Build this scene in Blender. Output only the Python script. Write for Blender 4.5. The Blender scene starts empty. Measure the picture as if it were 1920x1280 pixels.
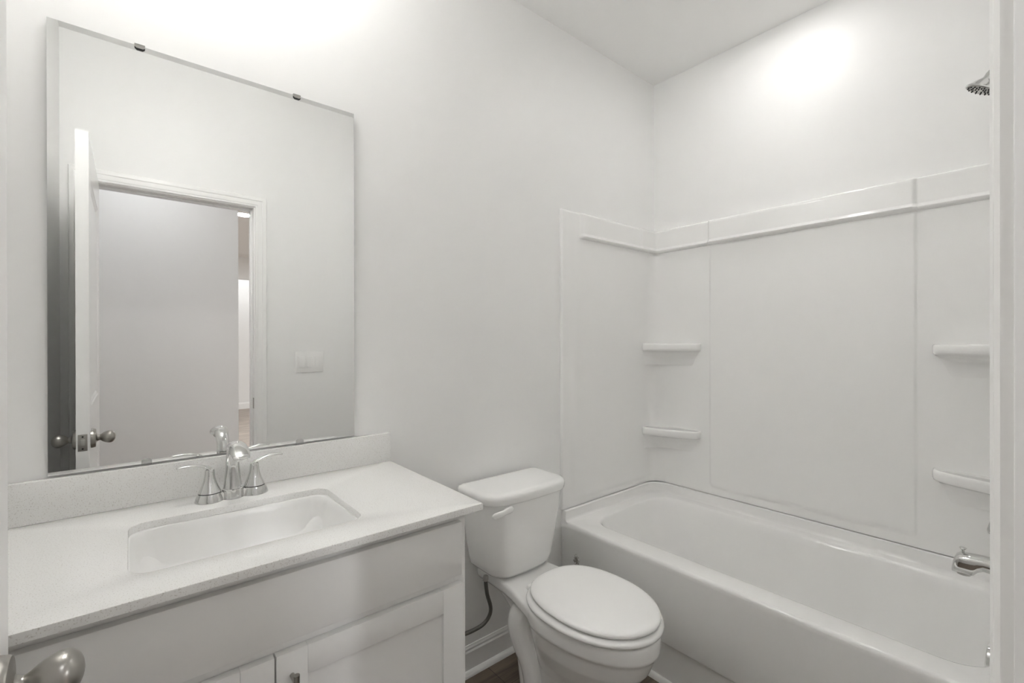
import bpy, bmesh, math
from math import sin, cos, pi, radians
from mathutils import Vector, Matrix

S = bpy.context.scene
COL = S.collection

# ------------------------------------------------------------------ camera
CAM = (-2.2965, -1.4997, 1.2975)
cd = bpy.data.cameras.new('camera'); cam = bpy.data.objects.new('camera', cd); COL.objects.link(cam)
cd.sensor_width = 36.0; cd.lens = 864.8037 / 1920 * 36.0; cd.clip_start = 0.005; cd.clip_end = 60
cam.matrix_world = (Matrix.Translation(CAM) @ Matrix.Rotation(radians(-39.7303), 4, 'Z')
                    @ Matrix.Rotation(radians(90 - 0.0649), 4, 'X') @ Matrix.Rotation(radians(-0.0993), 4, 'Z'))
S.camera = cam

# ------------------------------------------------------------------ world, exposure
w = bpy.data.worlds.new('world'); S.world = w; w.use_nodes = True
w.node_tree.nodes['Background'].inputs[0].default_value = (0.9, 0.93, 1.0, 1)
w.node_tree.nodes['Background'].inputs[1].default_value = 0.2
S.view_settings.view_transform = 'Standard'; S.view_settings.look = 'None'
S.view_settings.gamma = 1.0; S.view_settings.use_curve_mapping = False
S.view_settings.exposure = 3.54
S.cycles.max_bounces = 16; S.cycles.diffuse_bounces = 12; S.cycles.glossy_bounces = 8
S.cycles.use_denoising = True
S.cycles.sample_clamp_indirect = 6.0
VANITY_GLOW = 26.0      # glass shades above the mirror
TUB_GLOW = 5.6        # recessed light over the tub
HALL_GLOW = 10.0       # recessed light in the hall, and added lights by the far beam
FAR_GLOW = 78.0        # far-room lights: the one in the mirror and an added one

# ------------------------------------------------------------------ room figures (metres)
H = 2.743              # ceiling
D = 1.4723             # vanity wall y=0, door wall y=-D, tub wall x=0
XL = -2.5394           # left wall
WT = 0.115             # door wall thickness
JL, JR, JH = -2.447, -1.7485, 2.0537   # clear door opening

# ------------------------------------------------------------------ materials
def mat(name, col, rough=0.5, metal=0.0, **k):
    m = bpy.data.materials.new(name); m.use_nodes = True
    b = m.node_tree.nodes['Principled BSDF']
    b.inputs['Base Color'].default_value = (*col, 1); b.inputs['Roughness'].default_value = rough
    b.inputs['Metallic'].default_value = metal
    for kk, v in k.items(): b.inputs[kk].default_value = v
    return m
def noise_bump(m, scale, strength, dist=0.001):
    nt = m.node_tree; n = nt.nodes.new('ShaderNodeTexNoise'); n.inputs['Scale'].default_value = scale
    tc = nt.nodes.new('ShaderNodeTexCoord'); nt.links.new(tc.outputs['Object'], n.inputs['Vector'])
    bp = nt.nodes.new('ShaderNodeBump'); bp.inputs['Strength'].default_value = strength; bp.inputs['Distance'].default_value = dist
    nt.links.new(n.outputs['Fac'], bp.inputs['Height']); nt.links.new(bp.outputs['Normal'], nt.nodes['Principled BSDF'].inputs['Normal'])
def glow(name, strength, col=(1, .993, .97)):
    m = mat(name, (.9, .9, .88), .4)
    b = m.node_tree.nodes['Principled BSDF']
    b.inputs['Emission Color'].default_value = (*col, 1); b.inputs['Emission Strength'].default_value = strength
    return m
PAINT = (.87, .869, .863)
M = {}
M['wall'] = mat('wall_paint', PAINT, .42); noise_bump(M['wall'], 220, .06)
M['ceil'] = mat('ceiling_paint', (.90, .898, .89), .8)
M['trim'] = mat('trim_paint', (.91, .908, .90), .28)
M['cab'] = mat('cabinet_paint', (.84, .836, .825), .35)
M['near_black'] = mat('matte_black', (.03, .03, .03), .8)  # near-black for screws, rubber lips and nozzles, and the dark faucet handle gap
M['china'] = mat('vitreous_china', (.88, .878, .87), .05)
M['basin'] = mat('sink_china', (.87, .868, .86), .3)
M['acrylic'] = mat('gloss_acrylic', (.89, .888, .88), .09)
M['plastic'] = mat('white_plastic', (.89, .887, .877), .09)
M['chrome'] = mat('chrome', (.70, .70, .69), .05, 1.0)
M['nickel'] = mat('satin_nickel', (.40, .385, .36), .3, 1.0)
M['steel'] = mat('brushed_steel', (.5, .49, .47), .3, 1.0)
M['mirror'] = mat('mirror_silver', (.90, .905, .90), .0, 1.0)
M['glassedge'] = mat('glass_edge', (.25, .27, .25), .2)
M['hose'] = mat('braided_hose', (.16, .155, .145), .4, .7); noise_bump(M['hose'], 500, .6)
M['vglow'] = glow('frosted_glass_glow', VANITY_GLOW)
M['tglow'] = glow('tub_lens_glow', TUB_GLOW)
M['hglow'] = glow('hall_lens_glow', HALL_GLOW, (.96, .98, 1))
M['fglow'] = glow('far_lens_glow', FAR_GLOW, (.97, .985, 1))

def quartz():
    m = mat('quartz', (.80, .795, .78), .22); nt = m.node_tree; b = nt.nodes['Principled BSDF']
    tc = nt.nodes.new('ShaderNodeTexCoord')
    v = nt.nodes.new('ShaderNodeTexNoise'); v.inputs['Scale'].default_value = 420; v.inputs['Detail'].default_value = 2
    r = nt.nodes.new('ShaderNodeValToRGB'); r.color_ramp.elements[0].position = .30; r.color_ramp.elements[0].color = (.62, .60, .575, 1)
    r.color_ramp.elements[1].position = .42; r.color_ramp.elements[1].color = (.84, .837, .825, 1)
    nt.links.new(tc.outputs['Object'], v.inputs['Vector']); nt.links.new(v.outputs['Fac'], r.inputs['Fac']); nt.links.new(r.outputs['Color'], b.inputs['Base Color'])
    return m
M['quartz'] = quartz()

def planks(name, c1, c2, cm):
    m = mat(name, c1, .45); nt = m.node_tree; b = nt.nodes['Principled BSDF']
    tc = nt.nodes.new('ShaderNodeTexCoord')
    br = nt.nodes.new('ShaderNodeTexBrick'); br.inputs['Scale'].default_value = 1.0
    br.inputs['Color1'].default_value = (*c1, 1); br.inputs['Color2'].default_value = (*c2, 1); br.inputs['Mortar'].default_value = (*cm, 1)
    br.inputs['Mortar Size'].default_value = .0012; br.inputs['Brick Width'].default_value = 1.2; br.inputs['Row Height'].default_value = .152
    br.offset = .37; nt.links.new(tc.outputs['Object'], br.inputs['Vector'])
    mp = nt.nodes.new('ShaderNodeMapping'); mp.inputs['Scale'].default_value = (2.2, 26, 1); nt.links.new(tc.outputs['Object'], mp.inputs['Vector'])
    n = nt.nodes.new('ShaderNodeTexNoise'); n.inputs['Scale'].default_value = 1.6; n.inputs['Detail'].default_value = 6; n.inputs['Distortion'].default_value = .8
    nt.links.new(mp.outputs['Vector'], n.inputs['Vector'])
    rp = nt.nodes.new('ShaderNodeValToRGB'); rp.color_ramp.elements[0].position = .3; rp.color_ramp.elements[0].color = (.55, .52, .5, 1)
    rp.color_ramp.elements[1].position = .7; rp.color_ramp.elements[1].color = (1.15, 1.12, 1.1, 1); nt.links.new(n.outputs['Fac'], rp.inputs['Fac'])
    mx = nt.nodes.new('ShaderNodeMix'); mx.data_type = 'RGBA'; mx.blend_type = 'MULTIPLY'; mx.inputs['Factor'].default_value = 1
    nt.links.new(br.outputs['Color'], mx.inputs['A']); nt.links.new(rp.outputs['Color'], mx.inputs['B']); nt.links.new(mx.outputs['Result'], b.inputs['Base Color'])
    return m
M['floor'] = planks('plank_floor', (.15, .118, .088), (.185, .148, .115), (.05, .04, .032))
M['hallfloor'] = planks('hall_plank_floor', (.42, .37, .325), (.48, .425, .375), (.21, .18, .16))

def smear_acrylic():
    # tub finish with the small smeared adhesive mark on the apron by the toilet
    m = mat('tub_acrylic', (.89, .888, .88), .09); nt = m.node_tree; b = nt.nodes['Principled BSDF']
    tc = nt.nodes.new('ShaderNodeTexCoord'); mp = nt.nodes.new('ShaderNodeMapping'); mp.vector_type = 'TEXTURE'
    mp.inputs['Location'].default_value = (-.755, -.092, .31); mp.inputs['Scale'].default_value = (.06, .022, .034)
    nt.links.new(tc.outputs['Object'], mp.inputs['Vector'])
    ln = nt.nodes.new('ShaderNodeVectorMath'); ln.operation = 'LENGTH'; nt.links.new(mp.outputs['Vector'], ln.inputs[0])
    n = nt.nodes.new('ShaderNodeTexNoise'); n.inputs['Scale'].default_value = 110; n.inputs['Detail'].default_value = 4
    nt.links.new(tc.outputs['Object'], n.inputs['Vector'])
    ad = nt.nodes.new('ShaderNodeMath'); ad.operation = 'MULTIPLY_ADD'; ad.inputs[1].default_value = 2.2
    nt.links.new(n.outputs['Fac'], ad.inputs[0]); nt.links.new(ln.outputs['Value'], ad.inputs[2])
    rp = nt.nodes.new('ShaderNodeValToRGB'); rp.color_ramp.elements[0].position = .75; rp.color_ramp.elements[0].color = (.34, .32, .30, 1)
    rp.color_ramp.elements[1].position = .95; rp.color_ramp.elements[1].color = (.89, .888, .88, 1)
    dv = nt.nodes.new('ShaderNodeMath'); dv.operation = 'DIVIDE'; dv.inputs[1].default_value = 2.0
    nt.links.new(ad.outputs[0], dv.inputs[0]); nt.links.new(dv.outputs[0], rp.inputs['Fac']); nt.links.new(rp.outputs['Color'], b.inputs['Base Color'])
    return m
M['tub'] = smear_acrylic()

# ------------------------------------------------------------------ helpers
def sharp(bm, ang=38):
    bmesh.ops.recalc_face_normals(bm, faces=bm.faces[:])
    bm.normal_update()
    for f in bm.faces: f.smooth = True
    a = radians(ang)
    for e in bm.edges:
        if len(e.link_faces) == 2 and e.calc_face_angle(0) > a: e.smooth = False
def obj(name, bm, m, parent=None, ang=38):
    sharp(bm, ang)
    me = bpy.data.meshes.new(name); bm.to_mesh(me); bm.free()
    me.materials.append(M[m] if isinstance(m, str) else m)
    o = bpy.data.objects.new(name, me); COL.objects.link(o)
    if parent: o.parent = parent; o.matrix_parent_inverse = parent.matrix_basis.inverted()
    return o
def tag(o, label=None, cat=None, group=None, kind=None):
    for k, v in (('label', label), ('category', cat), ('group', group), ('kind', kind)):
        if v: o[k] = v
    return o
def thing(name, label, cat, loc=(0, 0, 0), group=None, kind=None):
    o = bpy.data.objects.new(name, None); COL.objects.link(o); o.location = loc
    o.empty_display_size = .05
    return tag(o, label, cat, group, kind)
def struct(name, bm, m, label, cat, ang=38):
    return tag(obj(name, bm, m, None, ang), label, cat, None, 'structure')
def box(bm, x0, x1, y0, y1, z0, z1, bev=0.0, seg=2):
    x0, x1 = min(x0, x1), max(x0, x1); y0, y1 = min(y0, y1), max(y0, y1); z0, z1 = min(z0, z1), max(z0, z1)
    mt = Matrix.Translation(((x0+x1)/2, (y0+y1)/2, (z0+z1)/2)) @ Matrix.Diagonal((x1-x0, y1-y0, z1-z0, 1))
    r = bmesh.ops.create_cube(bm, size=1, matrix=mt)
    if bev > 0:
        es = list({e for v in r['verts'] for e in v.link_edges})
        bmesh.ops.bevel(bm, geom=es, offset=bev, segments=seg, affect='EDGES', profile=.5)
    return bm
def B(*a, **k): return box(bmesh.new(), *a, **k)
def loft(bm, rings, closed=True, cap0=False, cap1=False, loop=False):
    vs = [[bm.verts.new(p) for p in r] for r in rings]
    n = len(rings[0]); pairs = list(zip(vs, vs[1:])) + ([(vs[-1], vs[0])] if loop else [])
    for a, b in pairs:
        for i in range(n if closed else n - 1):
            j = (i + 1) % n
            try: bm.faces.new((a[i], a[j], b[j], b[i]))
            except ValueError: pass
    if cap0: bm.faces.new(vs[0])
    if cap1: bm.faces.new(list(reversed(vs[-1])))
    return vs
def lathe(bm, prof, origin, axis='Z', n=32, cap=True):
    """prof = [(height along the axis, radius)]"""
    ax = Vector({'X': (1, 0, 0), 'Y': (0, 1, 0), 'Z': (0, 0, 1)}[axis] if isinstance(axis, str) else axis).normalized(); u = ax.orthogonal().normalized(); v = ax.cross(u); o = Vector(origin)
    rings = [[o + ax*h + (u*cos(2*pi*i/n) + v*sin(2*pi*i/n))*max(r, 1e-5) for i in range(n)] for h, r in prof]
    loft(bm, rings, True, cap, cap)
    return bm
def tube(bm, pts, radii, n=16, flat=(1, 1), up=Vector((0, 0, 1)), cap=True):
    pts = [Vector(p) for p in pts]; rings = []
    if not isinstance(radii, (list, tuple)): radii = [radii]*len(pts)
    for i, p in enumerate(pts):
        t = (pts[min(i+1, len(pts)-1)] - pts[max(i-1, 0)]).normalized()
        s = t.cross(up); s = s.normalized() if s.length > 1e-4 else Vector((1, 0, 0))
        q = s.cross(t).normalized(); r = radii[i]
        rings.append([p + s*cos(2*pi*k/n)*r*flat[0] + q*sin(2*pi*k/n)*r*flat[1] for k in range(n)])
    loft(bm, rings, True, cap, cap); return bm
def spline(pts, k=6):
    """Catmull-Rom through tuples of any length."""
    out = []; n = len(pts)
    for i in range(n - 1):
        p0, p1, p2, p3 = pts[max(i-1, 0)], pts[i], pts[i+1], pts[min(i+2, n-1)]
        for j in range(k):
            t = j/k
            out.append(tuple(.5*(2*b + (c-a)*t + (2*a-5*b+4*c-d)*t*t + (-a+3*b-3*c+d)*t**3) for a, b, c, d in zip(p0, p1, p2, p3)))
    out.append(tuple(pts[-1])); return out
def rrect(x0, x1, y0, y1, r, z, n=7, m=6, rs=None):
    """rounded rectangle ring, counter-clockwise from the (x1,y0) corner; rs = radii for (x1,y0),(x1,y1),(x0,y1),(x0,y0)"""
    rs = rs or (r, r, r, r); out = []
    cs = [(x1, y0, -1, 1, -pi/2), (x1, y1, -1, -1, 0), (x0, y1, 1, -1, pi/2), (x0, y0, 1, 1, pi)]
    arcs = []
    for (cx, cy, sx, sy, a0), rr in zip(cs, rs):
        c = (cx + sx*rr, cy + sy*rr)
        arcs.append([(c[0] + rr*cos(a0 + pi/2*i/n), c[1] + rr*sin(a0 + pi/2*i/n)) for i in range(n+1)])
    for k in range(4):
        a, b = arcs[k], arcs[(k+1) % 4]; out += a
        p, q = a[-1], b[0]
        out += [(p[0] + (q[0]-p[0])*i/m, p[1] + (q[1]-p[1])*i/m) for i in range(1, m)]
    return [(x, y, z) for x, y in out]
def ss(a, b, x):
    t = max(0.0, min(1.0, (x-a)/(b-a))); return t*t*(3-2*t)

# ------------------------------------------------------------------ setting
struct('wall_north', B(XL-.1, .1, 0, .1, 0, H), 'wall', 'pale painted wall behind the vanity mirror and toilet', 'wall')
struct('wall_east', B(0, .1, -D-WT, .1, 0, H), 'wall', 'pale painted wall above the long side of the bathtub', 'wall')
struct('wall_west', B(XL-.1, XL, -D-WT, .1, 0, H), 'wall', 'pale painted wall behind the open door', 'wall')
bm = bmesh.new(); RJ = .019
box(bm, XL-.1, JL-RJ, -D-WT, -D, 0, H); box(bm, JR+RJ, .1, -D-WT, -D, 0, H); box(bm, JL-RJ, JR+RJ, -D-WT, -D, JH+RJ, H)
struct('wall_south', bm, 'wall', 'pale painted wall around the doorway, seen in the mirror', 'wall')
struct('ceiling', B(-4.2, 3.1, -9.0, .1, H, H+.1), 'ceil', 'flat white ceiling', 'ceiling')
struct('floor', B(XL-.1, .1, -D-WT/2, .1, -.05, 0), 'floor', 'dark brown wood plank floor under the toilet', 'floor')
struct('floor_hall', B(-4.2, 3.1, -9.0, -D-WT/2, -.05, 0), 'hallfloor', 'light oak plank floor of the hall, seen in the mirror', 'floor')
struct('wall_hall_south', B(-4.2, -1.641, -2.74, -2.63, 0, H), 'wall', 'plain grey hall wall seen through the doorway in the mirror', 'wall')
struct('wall_hall_northwest', B(-4.3, XL-.1, -D-WT, -D, 0, H), 'wall', 'hall wall running on behind the open door', 'wall')
struct('wall_hall_west', B(-4.3, -4.2, -9.0, -D-WT, 0, H), 'wall', 'end wall closing the hall', 'wall')
struct('wall_hall_north', B(.1, 3.1, -D-WT, -D, 0, H), 'wall', 'hall wall running on past the bathroom', 'wall')
struct('wall_far_east', B(3.1, 3.2, -9.0, -D, 0, H), 'wall', 'side wall of the far room', 'wall')
struct('wall_far_south', B(-4.3, 3.2, -8.76, -8.661, 0, H), 'wall', 'bright far wall seen in the narrow gap in the mirror', 'wall')
struct('trim_4', B(-4.2, 3.1, -7.75, -7.551, 2.376, H), 'wall', 'boxed ceiling beam across the far room', 'beam')
def baseboard_profile(h=.108):
    return [(0, 0), (.012, 0), (.012, h-.024), (.0105, h-.021), (.0085, h-.018), (.0085, h-.010), (.006, h-.006), (.0045, h), (0, h)]
def run_profile(bm, prof, a, b, nrm):
    a, b, nrm = Vector(a), Vector(b), Vector(nrm)
    loft(bm, [[p + nrm*d + Vector((0, 0, z)) for d, z in prof] for p in (a, b)], True, True, True); return bm
QR = [(0, 0)] + [(.017*cos(t*pi/2/6), .018*sin(t*pi/2/6)) for t in range(7)]
struct('baseboard_north', run_profile(bmesh.new(), baseboard_profile(), (-1.634, 0, 0), (-.752, 0, 0), (0, -1, 0)), 'trim',
       'white baseboard along the wall behind the toilet', 'baseboard', 25)
struct('trim_1', run_profile(bmesh.new(), QR, (-1.634, -.012, 0), (-.752, -.012, 0), (0, -1, 0)), 'trim', 'white quarter round at the foot of the baseboard', 'molding')
struct('trim_2', run_profile(bmesh.new(), QR, (-.734, 0, 0), (-.734, -D, 0), (-1, 0, 0)), 'trim', 'white quarter round along the foot of the bathtub apron', 'molding')
struct('baseboard_south', run_profile(bmesh.new(), baseboard_profile(), (JR+.063, -D, 0), (-.752, -D, 0), (0, 1, 0)), 'trim', 'white baseboard between doorway and bathtub', 'baseboard', 25)
struct('baseboard_west', run_profile(bmesh.new(), baseboard_profile(), (XL, -D, 0), (XL, -.52, 0), (1, 0, 0)), 'trim', 'white baseboard behind the open door', 'baseboard', 25)
struct('baseboard_far', run_profile(bmesh.new(), baseboard_profile(.123), (-4.2, -8.661, 0), (3.1, -8.661, 0), (0, 1, 0)), 'trim',
       'white baseboard at the far wall, seen in the mirror', 'baseboard', 25)
struct('baseboard_hall', run_profile(bmesh.new(), baseboard_profile(), (-4.2, -2.63, 0), (-1.641, -2.63, 0), (0, 1, 0)), 'trim',
       'white baseboard on the hall wall', 'baseboard', 25)

# door casing and jamb
CP = [(0, 0), (0, .008), (.004, .0105), (.010, .0105), (.013, .0125), (.020, .0135), (.034, .0140), (.037, .0165), (.049, .0175), (.054, .0165), (.057, .0125), (.057, 0)]
def casing(yw, s):
    bm = bmesh.new(); xl, xr, zh = JL-.006, JR+.006, JH+.006
    path = [[(xl-w_, yw+s*t, 0) for w_, t in CP], [(xl-w_, yw+s*t, zh+w_) for w_, t in CP],
            [(xr+w_, yw+s*t, zh+w_) for w_, t in CP], [(xr+w_, yw+s*t, 0) for w_, t in CP]]
    loft(bm, path, True, True, True); return bm
cas = thing('trim_3', 'white moulded door frame around the doorway', 'door frame', (JR, -D, 0), kind='structure')
obj('casing', casing(-D, 1), 'trim', cas, 20)
obj('casing', casing(-D-WT, -1), 'trim', cas, 20)
bm = bmesh.new()
for x0, x1 in ((JL-RJ, JL), (JR, JR+RJ)): box(bm, x0, x1, -D-WT, -D, 0, JH+RJ, .0015)
box(bm, JL, JR, -D-WT, -D, JH, JH+RJ, .0015)
obj('jamb', bm, 'trim', cas)
bm = bmesh.new()
for x0, x1 in ((JL, JL+.011), (JR-.011, JR)): box(bm, x0, x1, -D-.072, -D-.038, 0, JH, .002)
box(bm, JL+.011, JR-.011, -D-.072, -D-.038, JH-.011, JH, .002)
obj('door_stop', bm, 'trim', cas)
bm = B(JR-.0016, JR+.002, -D-.030, -D-.003, .915, .976, .0007)
tag(obj('strike_plate', bm, 'nickel', cas), 'dark metal strike plate')

# open door, square to its wall
XD, YE = -2.4036, -.7228
def door_slab():
    bm = bmesh.new(); y0, y1, z0, z1 = -D+.008, YE, .012, 2.038; t = .035
    pans = [(y0+.115, y1-.115, 1.06, 1.90), (y0+.115, y1-.115, .24, .83)]
    ys = sorted({y0, y1, pans[0][0], pans[0][1]}); zs = sorted({z0, z1, .24, .83, 1.06, 1.90})
    def face(x, s):
        for i in range(3):
            for j in range(len(zs)-1):
                a, b, c, d = ys[i], ys[i+1], zs[j], zs[j+1]
                hole = i == 1 and any(abs(c-p[2]) < 1e-6 for p in pans)
                if not hole: bm.faces.new([bm.verts.new((x, *q)) for q in ((a, c), (b, c), (b, d), (a, d))])
        for a, b, c, d in pans:
            st = [(0, 0), (.005, .0035), (.010, .0040), (.018, .0085), (.026, .0085), (.050, .0025), (.054, .002)]
            rings = [[(x - s*dp, p, q) for p, q in ((a+i_, c+i_), (b-i_, c+i_), (b-i_, d-i_), (a+i_, d-i_))] for i_, dp in st]
            loft(bm, rings, True, False, True)
    face(XD, 1); face(XD-t, -1)
    for a, b in (((y0, z0), (y1, z0)), ((y1, z0), (y1, z1)), ((y1, z1), (y0, z1)), ((y0, z1), (y0, z0))):
        bm.faces.new([bm.verts.new(p) for p in ((XD, *a), (XD, *b), (XD-t, *b), (XD-t, *a))])
    bmesh.ops.remove_doubles(bm, verts=bm.verts[:], dist=1e-5)
    return bm
dr = thing('door_1', 'white panelled door standing open at the left edge', 'door', (XD, -D, 0), kind='structure')
obj('door_slab', door_slab(), 'trim', dr, 20)
KY, KZ = YE-.090, .943
KP = [(0, .0355), (.005, .0352), (.012, .0335), (.0138, .0320), (.0145, .019), (.017, .0140), (.021, .0112), (.024, .0105), (.028, .0125),
      (.033, .0165), (.040, .0205), (.048, .0230), (.055, .0232), (.061, .0205), (.066, .0150), (.069, .0075), (.070, 0)]
for s, x in ((1, XD), (-1, XD-.035)):
    k = obj('door_knob', lathe(bmesh.new(), spline(KP[4:], 3), (x, KY, KZ), (s, 0, 0), 40), 'nickel', dr, 60)
    tag(k, 'satin nickel egg-shaped knob')
    obj('rosette', lathe(bmesh.new(), KP[:6], (x, KY, KZ), (s, 0, 0), 40), 'nickel', k, 30)
lp = obj('latch_plate', B(XD-.030, XD-.005, YE-.002, YE+.0012, KZ-.029, KZ+.029, .0008), 'nickel', dr)
obj('latch_bolt', B(XD-.0245, XD-.0105, YE-.002, YE+.0035, KZ-.012, KZ+.013, .003), 'steel', lp)
for dz in (-.021, .021):
    obj('screw', lathe(bmesh.new(), [(0, .0028), (.0008, .0028), (.0012, .0015)], (XD-.0175, YE+.0009, KZ+dz), (0, 1, 0), 14), 'near_black', lp)
for z in (.25, 1.02, 1.80):
    obj('hinge', lathe(bmesh.new(), [(-.045, .006), (.045, .006)], (XD-.041, -D+.007, z), 'Z', 14), 'nickel', dr)

# three-gang switch by the doorway
SX0, SX1, SZ0, SZ1 = -1.5293, -1.3684, 1.1096, 1.2355
sw = thing('light_switch', 'white three-gang rocker switch plate beside the doorway, in the mirror', 'light switch', ((SX0+SX1)/2, -D, (SZ0+SZ1)/2))
obj('wall_plate', B(SX0, SX1, -D, -D+.006, SZ0, SZ1, .002), 'plastic', sw)
for i in range(3):
    cx = (SX0+SX1)/2 + (i-1)*.046; cz = (SZ0+SZ1)/2
    fr = obj('rocker_frame', B(cx-.0175, cx+.0175, -D+.004, -D+.0072, cz-.035, cz+.035, .0008), 'trim', sw)
    bm = B(cx-.0155, cx+.0155, -D+.005, -D+.0085, cz-.032, cz+.032, .0008)
    for v in bm.verts:
        if v.co.y > -D+.006: v.co.y += (-.0018 if i < 2 else 0)*((v.co.z-cz)/.032) + .001
    obj('rocker', bm, 'plastic', fr)

# ------------------------------------------------------------------ lamps of the room
VX, VY, VZ = -2.10, -.155, 2.655
vl = thing('vanity_light', 'small wall lamp with a bare globe bulb above the mirror', 'lamp', (VX, 0, VZ+.04))
obj('backplate', lathe(bmesh.new(), [(0, .055), (.012, .053), (.018, .045), (.020, .001)], (VX, 0, VZ+.055), (0, -1, 0), 36), 'nickel', vl)
obj('arm', tube(bmesh.new(), spline([(VX, -.015, VZ+.055), (VX, -.08, VZ+.065), (VX, VY+.02, VZ+.066), (VX, VY, VZ+.055)], 5), .007), 'nickel', vl)
so = obj('socket_cup', lathe(bmesh.new(), [(.026, .016), (.030, .022), (.052, .020), (.060, .008)], (VX, VY, VZ), 'Z', 24), 'nickel', vl)
obj('globe_bulb', lathe(bmesh.new(), [(.032*math.cos(pi - pi*i/18*.86), .032*math.sin(pi - pi*i/18*.86)) for i in range(19)], (VX, VY, VZ), 'Z', 28), 'vglow', vl, 80)
def can_light(x, y, r, mt, label, group=None):
    t = thing('recessed_light', label, 'lamp', (x, y, H), group)
    lathe_p = [(-.0, r+.022), (-.004, r+.020), (-.006, r+.004), (-.002, r), (0, r)]
    obj('trim_ring', lathe(bmesh.new(), lathe_p, (x, y, H), 'Z', 40, False), 'trim', t)
    obj('lens', lathe(bmesh.new(), [(-.003, r), (-.0035, .001)], (x, y, H), 'Z', 40, False), mt, t)
can_light(-.35, -.74, .06, 'tglow', 'round recessed ceiling light over the bathtub')
can_light(-2.25, -2.08, .07, 'hglow', 'round recessed ceiling light in the hall outside the doorway')
can_light(-1.29, -4.52, .08, 'fglow', 'round recessed ceiling light at the start of the far room, in the mirror')
can_light(.9, -5.2, .08, 'fglow', 'unseen ceiling light added to brighten the middle of the far room')  # added out of view, only to light the far room
can_light(.6, -6.6, .08, 'hglow', 'unseen ceiling light added before the beam to brighten the far room')  # another unseen light, added as fill before the beam
can_light(-.6, -8.1, .08, 'hglow', 'unseen ceiling light added behind the beam to brighten the far wall')  # unseen fill light added to brighten the far wall

# ------------------------------------------------------------------ vanity
CZ, CT = .888, .0172
CR, CF = -1.607, -.556
SXC, SY0, SY1 = -2.0855, -.455, -.160
van = thing('vanity_cabinet', 'white shaker bathroom vanity cabinet under the quartz top', 'cabinet', (SXC, -.27, 0))
CX0, CX1, FY = XL+.002, -1.634, -.512
bm = bmesh.new()
box(bm, CX1-.016, CX1, -.002, FY, 0.0, CZ-CT, .0008); box(bm, CX0, CX0+.016, -.002, FY, 0, CZ-CT)
box(bm, CX0+.016, CX1-.016, -.002, FY+.02, .10, .116); box(bm, CX0+.016, CX1-.016, -.010, -.002, .116, .70)
obj('carcass', bm, 'cab', van)
bm = bmesh.new()
box(bm, CX1-.034, CX1, FY-.0005, FY+.018, .10, CZ-CT, .0008); box(bm, CX0, CX0+.034, FY-.0005, FY+.018, .10, CZ-CT, .0008)
box(bm, CX0+.034, CX1-.034, FY-.0005, FY+.018, .835, CZ-CT, .0006); box(bm, CX0+.034, CX1-.034, FY-.0005, FY+.018, .670, .735, .0006)
box(bm, CX0+.034, CX1-.034, FY-.0005, FY+.018, .10, .135, .0006)
obj('face_frame', bm, 'cab', van)
obj('toe_kick', B(CX0+.016, CX1-.016, FY+.062, FY+.075, 0, .10), 'cab', van)
DF = FY - .020
FX0, FX1 = CX0+.020, -1.656
obj('false_drawer_front', B(FX0, FX1, DF, FY-.001, .714, .846, .0016), 'cab', van)
def vdoor(x0, x1, px):
    z0, z1, st = .125, .692, .0575; bm = bmesh.new()
    box(bm, x0, x0+st, DF, FY-.001, z0, z1, .0013); box(bm, x1-st, x1, DF, FY-.001, z0, z1, .0013)
    box(bm, x0+st, x1-st, DF+.0002, FY-.001, z1-st, z1, .0013); box(bm, x0+st, x1-st, DF+.0002, FY-.001, z0, z0+st, .0013)
    d = obj('door', bm, 'cab', van)
    obj('panel', B(x0+st-.005, x1-st+.005, DF+.009, FY-.003, z0+st-.005, z1-st+.005), 'cab', d)
    h = obj('bar_pull', tube(bmesh.new(), [(px, DF-.030, .530), (px, DF-.030, .662)], .0058, 18), 'nickel', d)
    tag(h, 'brushed metal bar pull')
    for z in (.546, .646):
        obj('post', tube(bmesh.new(), [(px, DF+.001, z), (px, DF-.030, z)], .0045, 14), 'nickel', h)
vdoor(SXC+.0045+.001, FX1+.004, -2.052)
vdoor(FX0, SXC-.0005+.003, -2.118)

# countertop with backsplash
ct = thing('countertop', 'white speckled quartz vanity top with backsplash', 'countertop', (SXC, -.28, CZ-CT))
def slab():
    bm = bmesh.new(); X0 = XL+.001; Y1 = -.001
    def hole(z, o=0): return rrect(SXC-.2125-o, SXC+.2125+o, SY0-o, SY1+o, .038+o, z)
    def out(z, i=0): return rrect(X0+i, CR-i, CF+i, Y1-i, .003, z)
    e = .0025
    rings = [hole(CZ-CT), hole(CZ-e), hole(CZ-e*.3, e*.3), hole(CZ, e), out(CZ, e), out(CZ-e*.3, e*.3), out(CZ-e), out(CZ-CT+.001), out(CZ-CT, .001)]
    loft(bm, rings, True, loop=True); return bm
obj('slab', slab(), 'quartz', ct, 40)
obj('backsplash', B(XL+.001, CR, -.0195, -.0005, CZ, .984, .0018), 'quartz', ct)

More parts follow.
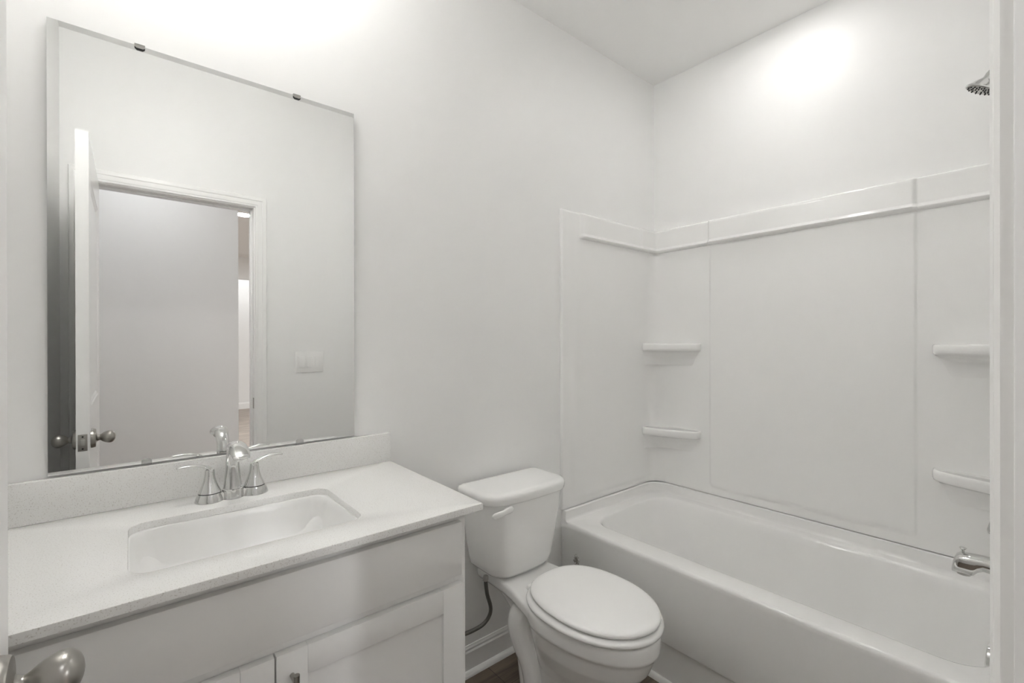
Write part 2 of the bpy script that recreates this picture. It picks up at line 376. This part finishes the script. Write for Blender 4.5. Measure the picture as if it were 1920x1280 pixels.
# undermount sink
sk = thing('sink', 'white rectangular undermount sink in the vanity top', 'sink', (SXC, -.31, CZ-CT-.15))
def basin():
    bm = bmesh.new(); z = CZ-CT-.0005
    def r(o, zz, rr): return rrect(SXC-.2125+o, SXC+.2125-o, SY0+o, SY1-o, rr, zz)
    rings = [r(-.02, z, .05), r(.0015, z, .038), r(.004, z-.003, .04), r(.007, z-.02, .036), r(.022, z-.075, .030), r(.036, z-.112, .030), r(.052, z-.128, .035), r(.082, z-.136, .04), r(.115, z-.139, .03)]
    back = [r(.115, z-.15, .03), r(.06, z-.142, .055), r(.02, z-.075, .05), r(-.005, z-.015, .05), r(-.02, z-.012, .05)]
    loft(bm, rings + back, True, loop=True)
    return bm
obj('basin', basin(), 'basin', sk, 50)
bm = bmesh.new(); zf = CZ-CT-.139
loft(bm, [rrect(SXC-.0975, SXC+.0975, SY0+.115, SY1-.115, .03, zf-.0005), rrect(SXC-.03, SXC+.03, -.335, -.275, .029, zf-.002)], True, False, True)
obj('basin_floor', bm, 'basin', sk, 60)
obj('drain', lathe(bmesh.new(), [(0, .030), (.003, .029), (.003, .022), (.001, .020), (.004, .018), (.006, .001)], (SXC, -.305, zf-.002), 'Z', 30), 'chrome', sk)

# faucet
FXC, FYC = SXC, -.088
fc = thing('faucet', 'chrome two-handle centerset faucet behind the sink', 'faucet', (FXC, FYC, CZ))
def base_plate():
    bm = bmesh.new(); zt = CZ+.0205
    for s in (-1, 1):
        lathe(bm, [(0, .0335), (.002, .0335), (.0205, .0265)], (FXC+s*.051, FYC, CZ), 'Z', 36)
    lathe(bm, [(0, .027), (.023, .0245), (.0245, .022)], (FXC, FYC-.004, CZ), 'Z', 36)
    rings = [rrect(FXC-.05, FXC+.05, FYC-.019, FYC+.019, .004, CZ), rrect(FXC-.05, FXC+.05, FYC-.016, FYC+.016, .004, CZ+.018), rrect(FXC-.05, FXC+.05, FYC-.013, FYC+.013, .004, CZ+.0195)]
    loft(bm, rings, True, True, True)
    return bm
obj('base_plate', base_plate(), 'chrome', fc, 45)
sp = [(0, .000, .0225, 1), (0, .025, .0195, 1), (0, .050, .0172, 1), (-.001, .075, .0158, 1), (-.006, .098, .0150, 1.03), (-.020, .117, .0148, 1.1), (-.044, .128, .0150, 1.2), (-.074, .130, .0150, 1.35), (-.106, .122, .0140, 1.5), (-.130, .111, .0110, 1.65), (-.136, .107, .006, 1.8)]
sp = spline(sp, 5); rings = []
for i, (a_, b_, r_, f_) in enumerate(sp):
    p0, p1 = sp[max(i-1, 0)], sp[min(i+1, len(sp)-1)]
    ty, tz = p1[0]-p0[0], p1[1]-p0[1]; l_ = math.hypot(ty, tz); ty, tz = ty/l_, tz/l_
    rings.append([(FXC + r_*f_*cos(t), FYC + a_ - tz*r_*sin(t)/f_**.6, CZ+.022+b_*.93 + ty*r_*sin(t)/f_**.6) for t in (2*pi*k/28 for k in range(28))])
bm = bmesh.new(); loft(bm, rings, True, True, True)
spo = obj('spout', bm, 'chrome', fc, 50)
obj('aerator', tube(bmesh.new(), [(FXC, FYC-.114, CZ+.131), (FXC, FYC-.119, CZ+.118)], .0105, 20, up=Vector((1, 0, 0))), 'steel', spo)
for s in (-1, 1):
    hx = FXC + s*.051
    h = obj('handle', lathe(bmesh.new(), spline([(.0225, .0255), (.030, .0225), (.045, .0165), (.060, .0125), (.073, .0110), (.080, .0100), (.083, .004)], 4), (hx, FYC, CZ), 'Z', 32), 'chrome', fc, 45)
    pts = spline([(0, .0770, .0105), (.008, .0850, .0095), (.026, .0925, .0080), (.046, .0960, .0075), (.062, .0955, .0080), (.072, .0940, .0078), (.0745, .0935, .004)], 4)
    obj('lever', tube(bmesh.new(), [(hx+s*(a-.004), FYC, CZ+b) for a, b, c in pts], [c for a, b, c in pts], 20, flat=(1.15, .42)), 'chrome', h, 50)
    obj('gap_ring', lathe(bmesh.new(), [(.0195, .0245), (.0235, .0245)], (hx, FYC, CZ), 'Z', 32), 'near_black', h)  # near-black ring paints the dark of the gap between base and handle

# mirror
MX0, MX1, MZ0, MZ1 = -2.4395, -1.7287, .9895, 2.0406
mr = thing('mirror', 'large frameless rectangular mirror above the vanity', 'mirror', ((MX0+MX1)/2, 0, MZ0))
gl = obj('glass', B(MX0, MX1, -.0092, -.0042, MZ0, MZ1), 'glassedge', mr)
gl.data.materials.append(M['mirror'])
for p in gl.data.polygons:
    if p.normal.y < -.9: p.material_index = 1
def clip(x, z, s, mt, lip):
    w_ = .0105; bm = bmesh.new()
    def u_shape(y): return [(x-w_, y, z+s*.002), (x+w_, y, z+s*.002), (x+w_, y, z-s*.0045), (x+w_*.6, y, z-s*.0075), (x-w_*.6, y, z-s*.0075), (x-w_, y, z-s*.0045)]
    loft(bm, [u_shape(-.0094), u_shape(-.0122)], True, True, True)
    box(bm, x-w_, x+w_, -.0122, -.0005, z+s*.0005, z+s*.003)
    c = obj('mirror_clip', bm, mt, mr)
    def crescent(y): return [(x+w_, y, z-s*.0047), (x+w_*.6, y, z-s*.0077), (x-w_*.6, y, z-s*.0077), (x-w_, y, z-s*.0047), (x-w_*.95, y, z-s*.008), (x-w_*.55, y, z-s*.0115), (x+w_*.55, y, z-s*.0115), (x+w_*.95, y, z-s*.008)]
    bm = bmesh.new(); loft(bm, [crescent(-.0094), crescent(-.0116)], True, True, True)
    obj('clip_lip', bm, lip, c)
    return c
M['clear'] = mat('clear_plastic', (.78, .78, .77), .1, 0, **{'Transmission Weight': .35})
for x in (-2.2735, -1.9035): tag(clip(x, MZ1, 1, 'steel', 'near_black'), 'grey metal mirror clip')
for x in (-2.262, -1.897): clip(x, MZ0, -1, 'clear', 'clear')

# ------------------------------------------------------------------ bathtub
tub = thing('bathtub', 'white alcove bathtub with plain apron', 'bathtub', (-.38, -D/2, 0))
DZ, G = .465, .026
def tubmesh():
    bm = bmesh.new()
    def deck(z, i): return rrect(-.742, -G-i, -D+G+i, -G-i, .08, z, rs=(.085, .085, .004, .004))
    def r(x0, x1, y0, y1, rr, z): return rrect(x0, x1, y0, y1, rr, z)
    rings = [rrect(-.742, -G-.012, -D+G+.012, -G-.012, 0, DZ, rs=(.075, .075, .004, .004)),
             r(-.662, -.076, -D+.082, -.088, .10, DZ), r(-.655, -.083, -D+.089, -.095, .10, DZ-.003), r(-.650, -.089, -D+.095, -.101, .10, DZ-.011),
             r(-.645, -.094, -D+.102, -.112, .10, DZ-.035), r(-.632, -.106, -D+.118, -.165, .11, DZ-.16), r(-.615, -.120, -D+.135, -.235, .12, DZ-.29),
             r(-.597, -.137, -D+.152, -.285, .12, DZ-.345), r(-.570, -.165, -D+.18, -.325, .11, DZ-.372), r(-.520, -.21, -D+.23, -.38, .08, DZ-.38)]
    loft(bm, rings, True, False, True)
    # upstand behind the deck on three sides
    up = [(.012, 0), (.006, .002), (.002, .006), (.0, .013), (0, .047), (-.004, .049), (-.020, .049)]
    rr = []
    for i, dz in up:
        full = rrect(-.742, -G-i, -D+G+i, -G-i, 0, DZ+dz, rs=(max(.087-i, .02), max(.087-i, .02), .004, .004))
        n, m = 7, 6
        # from the front of the plumbing end round the back to the front of the head end
        seq = full[3*(n+m)+n:] + full[:2*(n+m)+1]
        xf = -.7535 if dz < .04 else -.750
        seq = [(xf, seq[0][1], DZ+dz)] + seq + [(xf, seq[-1][1], DZ+dz)]
        rr.append(seq)
    loft(bm, rr, False)
    for k, yw in ((0, -D), (-1, 0)):
        prof = [q[k] for q in rr]
        bm.faces.new([bm.verts.new(p) for p in prof + [(-.7535, yw, DZ+.049), (-.7555, yw, DZ-.03), (-.7535, prof[0][1], DZ-.03)]])
    # apron
    ap = [(-.728, 0), (-.734, .002), (-.7345, .143), (-.7365, .149), (-.7415, .154), (-.7475, .159), (-.750, .166), (-.7535, .30), (-.7555, .440), (-.7550, .452), (-.7520, .460), (-.7475, .464), (-.742, DZ)]
    loft(bm, [[(x, y, z) for x, z in ap] for y in (-.002, -D+.002)], False)
    bmesh.ops.remove_doubles(bm, verts=bm.verts[:], dist=3e-4)
    return bm
obj('tub_shell', tubmesh(), 'tub', tub, 50)
obj('drain', lathe(bmesh.new(), [(0, .034), (.003, .033), (.004, .024), (.002, .001)], (-.37, -D+.27, DZ-.38), 'Z', 28), 'chrome', tub)
obj('overflow_cover', lathe(bmesh.new(), [(0, .036), (.006, .035), (.009, .03), (.010, .001)], (-.37, -D+.115, .375), (0, 1, .06), 28), 'chrome', tub)

# ------------------------------------------------------------------ tub surround
sr = thing('tub_surround', 'glossy white three-wall tub surround with moulded corner shelves', 'tub surround', (-.02, -D/2, .516))
ZB, ZT, XS = .5170, 1.910, -.762
ROWS = [ZB, ZB+.003, .525, .538, .545, .551, .557, .564, .58, .65, .8, 1.0, 1.2, 1.4, 1.6, 1.70, 1.74, 1.755, 1.765, 1.772, 1.778, 1.783, 1.786, 1.789, 1.792, 1.7945, 1.7955, 1.7968, 1.798, 1.7995, 1.801, 1.803, 1.806, 1.809, 1.811, 1.818, 1.83, 1.86, 1.89, 1.899, 1.904, 1.907, 1.909, ZT]
def bandprof(z):
    """extra depth of the upper band with its rounded lip"""
    if z < 1.784: return 0
    lip = .022*math.sqrt(max(0, 1-((z-1.7955)/.0115)**2)) if 1.784 <= z <= 1.7955 else 0
    if z <= 1.7955: return lip
    return .022 - .0105*max(0, min(1, (z-1.7955)/.0135))
def toproll(z): return math.sqrt(max(0, 1-((z-1.899)/(ZT-1.899))**2)) if z > 1.899 else 1
def d_end(x, z):
    a = x - XS
    d = .0045 + .0065*ss(.002, .006, a) + .005*ss(.05, .10, a)*ss(.535, .56, z)
    b = ss(.115, .142, a)*bandprof(z) + .004*ss(.595, .602, a)*(1 if z > 1.784 else 0)*min(1, bandprof(z)/.01)
    return (d + b)*(.25 + .75*toproll(z)) if z > 1.899 else d + b
def d_back(y, z):
    c = abs(y + D/2)
    ctr = ss(.4075, .3925, c); d = .015
    band = bandprof(z)*(1 + .5*ctr)
    # raised centre panel with rounded lower corners
    px = .402; zb = .556; r = .02
    q = max(c-(px-r), 0); p = max((zb+r)-z, 0) if z < zb+r else 0
    dist = r - math.hypot(q, p) if (q > 0 or p > 0) else r
    d += .006*ss(-.004, .010, dist)
    d = d + band
    return d*(.25 + .75*toproll(z)) if z > 1.899 else d
def Rz(z): return .012 + .062*ss(1.783, 1.765, z)
def corner_d(z): return (d_end(-.12, z), d_back(-.10, z))
def surround():
    ex = [XS] + [XS+a for a in (.002, .004, .006, .012, .03, .05, .062, .075, .088, .1, .115, .121, .128, .135, .142, .16, .25, .4, .55, .59, .595, .5975, .600, .602, .61, .645)]
    by = [-.10, -.15, -.25, -.30] + [-D/2+c for c in (.42, .414, .411, .408, .4055, .403, .4005, .398, .3955, .393, .390, .386, .38, .37)] + [-D/2+c for c in (.25, .1)]
    by = by + [-D-y for y in reversed(by)]
    def pt_end(x, z, s):
        d = d_end(x, z); return (x, -d, z) if s > 0 else (x, -D+d, z)
    def corner(z, s, k, n=9):
        de, db = corner_d(z); r = Rz(z); a = pi/2*k/n
        cx, cy = -(db+r), -(de+r)
        x = cx + r*sin(a); y = cy + r*cos(a)
        return (x, y, z) if s > 0 else (x, -D-y, z)
    N = 9
    def endp(s):
        bm = bmesh.new(); rings = []
        for z in ROWS:
            row = [(XS, (0 if s > 0 else -D), z)] + [pt_end(x, z, s) for x in ex] + [corner(z, s, k, N) for k in range(N+1)]
            y = -.10; row.append((-d_back(y, z), y if s > 0 else -D-y, z))
            rings.append(row)
        top = rings[-1]; rings.append([((p[0], 0 if s > 0 else -D, ZT) if i <= len(ex) else (0, p[1], ZT)) for i, p in enumerate(top)])
        loft(bm, rings, False); return bm
    obj('end_panel', endp(1), 'acrylic', sr, 60); obj('end_panel', endp(-1), 'acrylic', sr, 60)
    bm = bmesh.new(); rings = [[(-d_back(y, z), y, z) for y in by] for z in ROWS]
    rings.append([(0, y, ZT) for y in by])
    loft(bm, rings, False); obj('back_panel', bm, 'acrylic', sr, 60)
surround()
def shelf(z, s):
    fr = spline([(-.136, -.012), (-.147, -.030), (-.140, -.075), (-.118, -.150), (-.092, -.220), (-.068, -.268), (-.045, -.286), (-.012, -.289)], 4)
    n = len(fr)
    # matching path along the two walls and the coved corner
    wall = [(-.130, -.013)] + [(-.105 + .078*sin(pi/2*k/8)*1.15, -.030 - .072*(1-cos(pi/2*k/8))) for k in range(1, 9)] + [(-.014, -.15), (-.014, -.20), (-.014, -.25)]
    L = [0]
    for p, q in zip(wall, wall[1:]): L.append(L[-1] + math.dist(p, q))
    def along(t):
        d = t*L[-1]
        for i in range(len(L)-1):
            if d <= L[i+1] + 1e-9:
                f = (d-L[i])/(L[i+1]-L[i]); return tuple(a_+(b_-a_)*f for a_, b_ in zip(wall[i], wall[i+1]))
    wp = [along(i/(n-1)) for i in range(n)]
    back = [(-.006, -.22), (-.006, -.12), (-.006, -.006), (-.08, -.006)]
    def ring(t, dz):
        pts = [(a_[0]+(b_[0]-a_[0])*t, a_[1]+(b_[1]-a_[1])*t) for a_, b_ in zip(fr, wp)] + back
        return [(x, y if s > 0 else -D-y, z+dz) for x, y in pts]
    rings = [ring(.16, -.0035), ring(.08, -.0005), ring(.04, -.002), ring(.012, -.006), ring(0, -.011), ring(0, -.023), ring(.010, -.031), ring(.04, -.037), ring(.12, -.041), ring(.28, -.047), ring(.45, -.057), ring(.62, -.072), ring(.76, -.090), ring(.86, -.108), ring(.90, -.118)]
    bm = bmesh.new(); loft(bm, rings, True, True, True)
    return obj('corner_shelf', bm, 'acrylic', sr, 55)
for z in (1.284, .829):
    for s in (1, -1): shelf(z, s)

# tub spout, valve and shower head on the end wall
PX = -.372; YW = -D+.016
ts = thing('tub_spout', 'chrome tub spout with diverter pull above the bathtub end', 'tub spout', (PX, YW, .63))
def spout_ring(y, w_, zt, zb, r):
    return [(PX+px, y, pz) for px, pz, _ in rrect(-w_, w_, zb, zt, r, 0, 6, 3)]
bm = bmesh.new(); ye = -1.282
loft(bm, [spout_ring(YW, .026, .666, .612, .022), spout_ring(YW+.03, .0255, .666, .614, .022), spout_ring(ye-.062, .025, .664, .622, .018), spout_ring(ye-.050, .0248, .6635, .614, .018), spout_ring(ye-.042, .0246, .663, .603, .018), spout_ring(ye-.036, .0245, .6625, .600, .018),
          spout_ring(ye-.012, .024, .660, .600, .018), spout_ring(ye-.004, .0225, .654, .600, .018), spout_ring(ye+.002, .019, .640, .600, .015), spout_ring(ye+.005, .014, .620, .600, .009)], True, True, True)
spt = obj('spout_body', bm, 'chrome', ts, 50)
obj('outlet', lathe(bmesh.new(), [(-.006, .0155), (.004, .0155)], (PX, ye-.020, .603), 'Z', 24), 'steel', spt)
obj('diverter_knob', lathe(bmesh.new(), [(0, .0035), (.010, .0035), (.013, .007), (.016, .0085), (.018, .006), (.0185, .001)], (PX, ye-.018, .659), 'Z', 18), 'chrome', ts)
vv = thing('shower_valve', 'chrome shower valve lever just showing past the door frame', 'shower valve', (PX, YW, .78))
obj('escutcheon', lathe(bmesh.new(), [(0, .082), (.003, .081), (.008, .070), (.012, .035), (.020, .028), (.050, .026), (.052, .001)], (PX, YW-.002, .78), (0, 1, 0), 40), 'chrome', vv, 40)
pts = spline([(0, .050, .78, .021), (0, .072, .779, .019), (0, .086, .773, .013), (0, .094, .760, .009), (0, .098, .745, .008), (0, .099, .735, .005)], 4)
obj('lever_handle', tube(bmesh.new(), [(PX+a, YW+b, c) for a, b, c, r in pts], [r for *_, r in pts], 18, up=Vector((1, 0, 0))), 'chrome', vv, 50)
shh = thing('showerhead', 'chrome shower head on its arm at top right by the door frame', 'shower head', (PX, -D, 2.10))
obj('flange', lathe(bmesh.new(), [(0, .03), (.004, .028), (.010, .012)], (PX, -D+.0005, 2.105), (0, 1, 0), 28), 'chrome', shh)
obj('shower_arm', tube(bmesh.new(), spline([(PX, -D, 2.105), (PX, -D+.05, 2.110), (PX, -D+.085, 2.100), (PX, -D+.112, 2.072)], 5), .0085, 16, up=Vector((1, 0, 0))), 'chrome', shh, 60)
hd = Vector((0, .50, -.85)).normalized(); ho = Vector((PX, -D+.108, 2.076))
hb = obj('spray_head', lathe(bmesh.new(), [(0, .011), (.010, .013), (.020, .013), (.026, .018), (.034, .026), (.044, .033), (.048, .038), (.052, .038)], ho, hd, 36), 'chrome', shh, 40)
obj('spray_face', lathe(bmesh.new(), [(.0522, .035), (.0535, .034), (.054, .001)], ho, hd, 36), 'steel', hb)
u_ = hd.orthogonal().normalized(); v_ = hd.cross(u_); bm = bmesh.new()
for rr_, n_ in ((.011, 6), (.020, 11), (.029, 16)):
    for i in range(n_):
        a = 2*pi*i/n_; lathe(bm, [(0, .0022), (.003, .0016)], ho + hd*.0535 + (u_*cos(a)+v_*sin(a))*rr_, hd, 8)
tag(obj('nozzles', bm, 'near_black', hb), 'dark rubber nozzles')

# ------------------------------------------------------------------ toilet
TX = -1.136
tl = thing('toilet', 'white two-piece toilet with closed lid beside the bathtub', 'toilet', (TX, -.35, 0))
def egg(a, yc, lf, lb, z, nb=2.5, nf=2.0, n=64):
    """egg ring about TX: widest half-width a at yc, lf towards the front, lb towards the wall"""
    out = []
    for i in range(n):
        t = 2*pi*i/n; c, s = cos(t), sin(t); e = nf if s < 0 else nb; L = lf if s < 0 else lb
        out.append((TX + a*math.copysign(abs(c)**(2/e), c), yc + L*math.copysign(abs(s)**(2/e), s), z))
    return out
def bowl():
    bm = bmesh.new()
    # rim and bowl
    R = [(.150, -.46, .262, .13, .300), (.168, -.46, .279, .165, .372), (.172, -.465, .277, .17, .376), (.174, -.465, .278, .175, .400), (.174, -.465, .278, .175, .416), (.170, -.465, .274, .17, .424)]
    body = [(.070, -.40, .16, .12, .0), (.080, -.41, .17, .13, .10), (.098, -.43, .19, .13, .19), (.128, -.445, .225, .14, .255), (.150, -.455, .256, .15, .31), (.162, -.46, .272, .16, .362)]
    loft(bm, [egg(*r_) for r_ in body + R[1:]], True, True, True)
    # rear deck under the tank
    def dk(z, i): 
        pts = [(.118, -.028), (.117, -.10), (.119, -.18), (.128, -.245), (.146, -.32), (.165, -.40), (.165, -.50)]
        L = [(TX - w_ + i, y, z) for w_, y in pts]; Rr = [(TX + w_ - i, y, z) for w_, y in reversed(pts)]
        return L + Rr
    loft(bm, [dk(.372, .014), dk(.384, .004), dk(.392, 0), dk(.414, 0), dk(.4215, .003), dk(.4245, .010)], True, True, True)
    # pedestal, trapway column and foot
    rings = []
    for z, hw, yb, yf, r_ in ((0, .082, -.20, -.50, .055), (.026, .082, -.20, -.50, .055), (.040, .074, -.20, -.49, .055), (.10, .064, -.18, -.46, .05), (.20, .060, -.16, -.43, .045), (.30, .066, -.14, -.42, .045), (.375, .085, -.06, -.40, .05)):
        rings.append(rrect(TX-hw, TX+hw, yf, yb, r_, z))
    loft(bm, rings, True, True, True)
    for s in (-1, 1):
        tr = spline([(.060, -.29, .385, .040), (.072, -.262, .335, .050), (.078, -.252, .290, .053), (.076, -.268, .235, .050), (.070, -.298, .170, .045), (.068, -.312, .100, .043), (.070, -.312, .040, .046), (.072, -.312, .0, .052)], 5)
        tube(bm, [(TX+s*a, b, c) for a, b, c, r_ in tr], [r_ for *_, r_ in tr], 18, up=Vector((1, 0, 0)))
    return bm
o = obj('bowl', bowl(), 'china', tl, 60)
md = o.modifiers.new('blend', 'REMESH'); md.mode = 'VOXEL'; md.voxel_size = .0045; md.use_smooth_shade = True
md = o.modifiers.new('soften', 'SMOOTH'); md.factor = .5; md.iterations = 6
def prof_egg(rows): return [egg(*r_) for r_ in rows]
def seat():
    bm = bmesh.new(); z = .4305
    def e(i, zz): return egg(.183-i, -.505, .243-i, .215-i, zz)
    def h(i, zz): return egg(.112+i, -.50, .175+i, .12+i, zz)
    outer = [e(.006, z), e(.001, z+.004), e(0, z+.009), e(.002, z+.014), e(.008, z+.018), e(.016, z+.0195)]
    inner = [h(.008, z+.019), h(.002, z+.014), h(0, z+.008), h(.004, z)]
    loft(bm, outer + inner, True, loop=True); return bm
obj('seat', seat(), 'plastic', tl, 60)
def lid():
    bm = bmesh.new(); z = .4548
    def e(i, zz): return egg(.170-i, -.520, .219-i, .222-i, zz)
    rows = [e(.012, z), e(.003, z+.0008), e(0, z+.005), e(.001, z+.010), e(.005, z+.0145), e(.012, z+.0172), e(.024, z+.0188), e(.05, z+.0196)]
    loft(bm, rows, True, True, True); return bm
obj('seat_lid', lid(), 'plastic', tl, 60)
for s in (-1, 1):
    hg = obj('hinge', B(TX+s*.07-.020, TX+s*.07+.020, -.318, -.288, .424, .4455, .006, 3), 'plastic', tl)
    obj('hinge_cap', B(TX+s*.07-.013, TX+s*.07+.013, -.290, -.276, .4235, .4285, .002, 3), 'plastic', hg)
TKX = -1.143
def tring(z, hw, yf, bow, r, yb=-.022):
    out = []
    for x, y, _ in rrect(TKX-hw, TKX+hw, yf, yb, r, z, 8, 10, rs=(r, .02, .02, r)):
        f = ss(yb, yf, y); out.append((x, y - bow*f*(1-((x-TKX)/hw)**2), z))
    return out
def tank():
    bm = bmesh.new()
    rows = [tring(.4270, .085, -.150, .010, .04, -.05), tring(.4285, .112, -.178, .012, .05, -.035), tring(.436, .134, -.194, .014, .055), tring(.450, .146, -.202, .016, .06), tring(.475, .152, -.207, .016, .06),
            tring(.56, .168, -.214, .017, .06), tring(.66, .182, -.221, .018, .06), tring(.7155, .188, -.224, .018, .06)]
    loft(bm, rows, True, True, True); return bm
obj('tank', tank(), 'china', tl, 60)
def tlid():
    bm = bmesh.new()
    rows = [tring(.7165, .196, -.229, .018, .065), tring(.7175, .199, -.232, .018, .068), tring(.722, .2015, -.2345, .018, .07), tring(.738, .2035, -.2365, .018, .07), tring(.746, .2025, -.2355, .018, .07), tring(.752, .198, -.231, .018, .066), tring(.7558, .188, -.222, .017, .06, -.030), tring(.757, .172, -.208, .016, .05, -.042)]
    loft(bm, rows, True, True, True); return bm
obj('tank_lid', tlid(), 'china', tl, 60)
lv = obj('flush_lever', lathe(bmesh.new(), [(0, .012), (.004, .012), (.008, .009), (.018, .0075)], (-1.268, -.226, .700), (0, -1, 0), 20), 'plastic', tl)
pts = spline([(-1.250, -.246, .702, .004), (-1.256, -.247, .703, .010), (-1.270, -.249, .704, .0125), (-1.292, -.252, .702, .0105), (-1.314, -.252, .699, .0115), (-1.334, -.250, .698, .0105), (-1.344, -.249, .698, .005)], 4)
obj('lever_arm', tube(bmesh.new(), [p[:3] for p in pts], [p[3] for p in pts], 16, flat=(.55, 1)), 'plastic', lv, 60)
for s in (-1, 1):
    obj('bolt_cap', lathe(bmesh.new(), [(0, .014), (.008, .013), (.014, .008), (.016, .001)], (TX+s*.092, -.30, .026), 'Z', 20), 'plastic', tl)

# supply hose
hs = thing('supply_hose', 'dark braided water hose hanging below the toilet tank', 'hose', (-1.29, -.12, .40))
pts = spline([(-1.279, -.120, .412), (-1.278, -.120, .395), (-1.270, -.118, .352), (-1.252, -.114, .300), (-1.252, -.108, .265), (-1.275, -.102, .238), (-1.315, -.096, .228), (-1.365, -.090, .226), (-1.420, -.080, .218), (-1.452, -.070, .195)], 6)
obj('braided_tube', tube(bmesh.new(), pts, .0072, 14), 'hose', hs, 60)
obj('coupling_nut', lathe(bmesh.new(), [(0, .009), (.002, .0115), (.013, .0115), (.020, .009)], (-1.279, -.120, .408), 'Z', 6), 'steel', hs, 20)
vb = obj('stop_valve', lathe(bmesh.new(), [(0, .028), (.004, .026), (.006, .009), (.06, .009), (.062, .013), (.085, .013)], (-1.455, -.001, .17), (0, -1, 0), 24), 'chrome', hs)
obj('valve_nut', lathe(bmesh.new(), [(0, .008), (.010, .011), (.024, .011)], (-1.455, -.07, .174), 'Z', 12), 'chrome', vb)
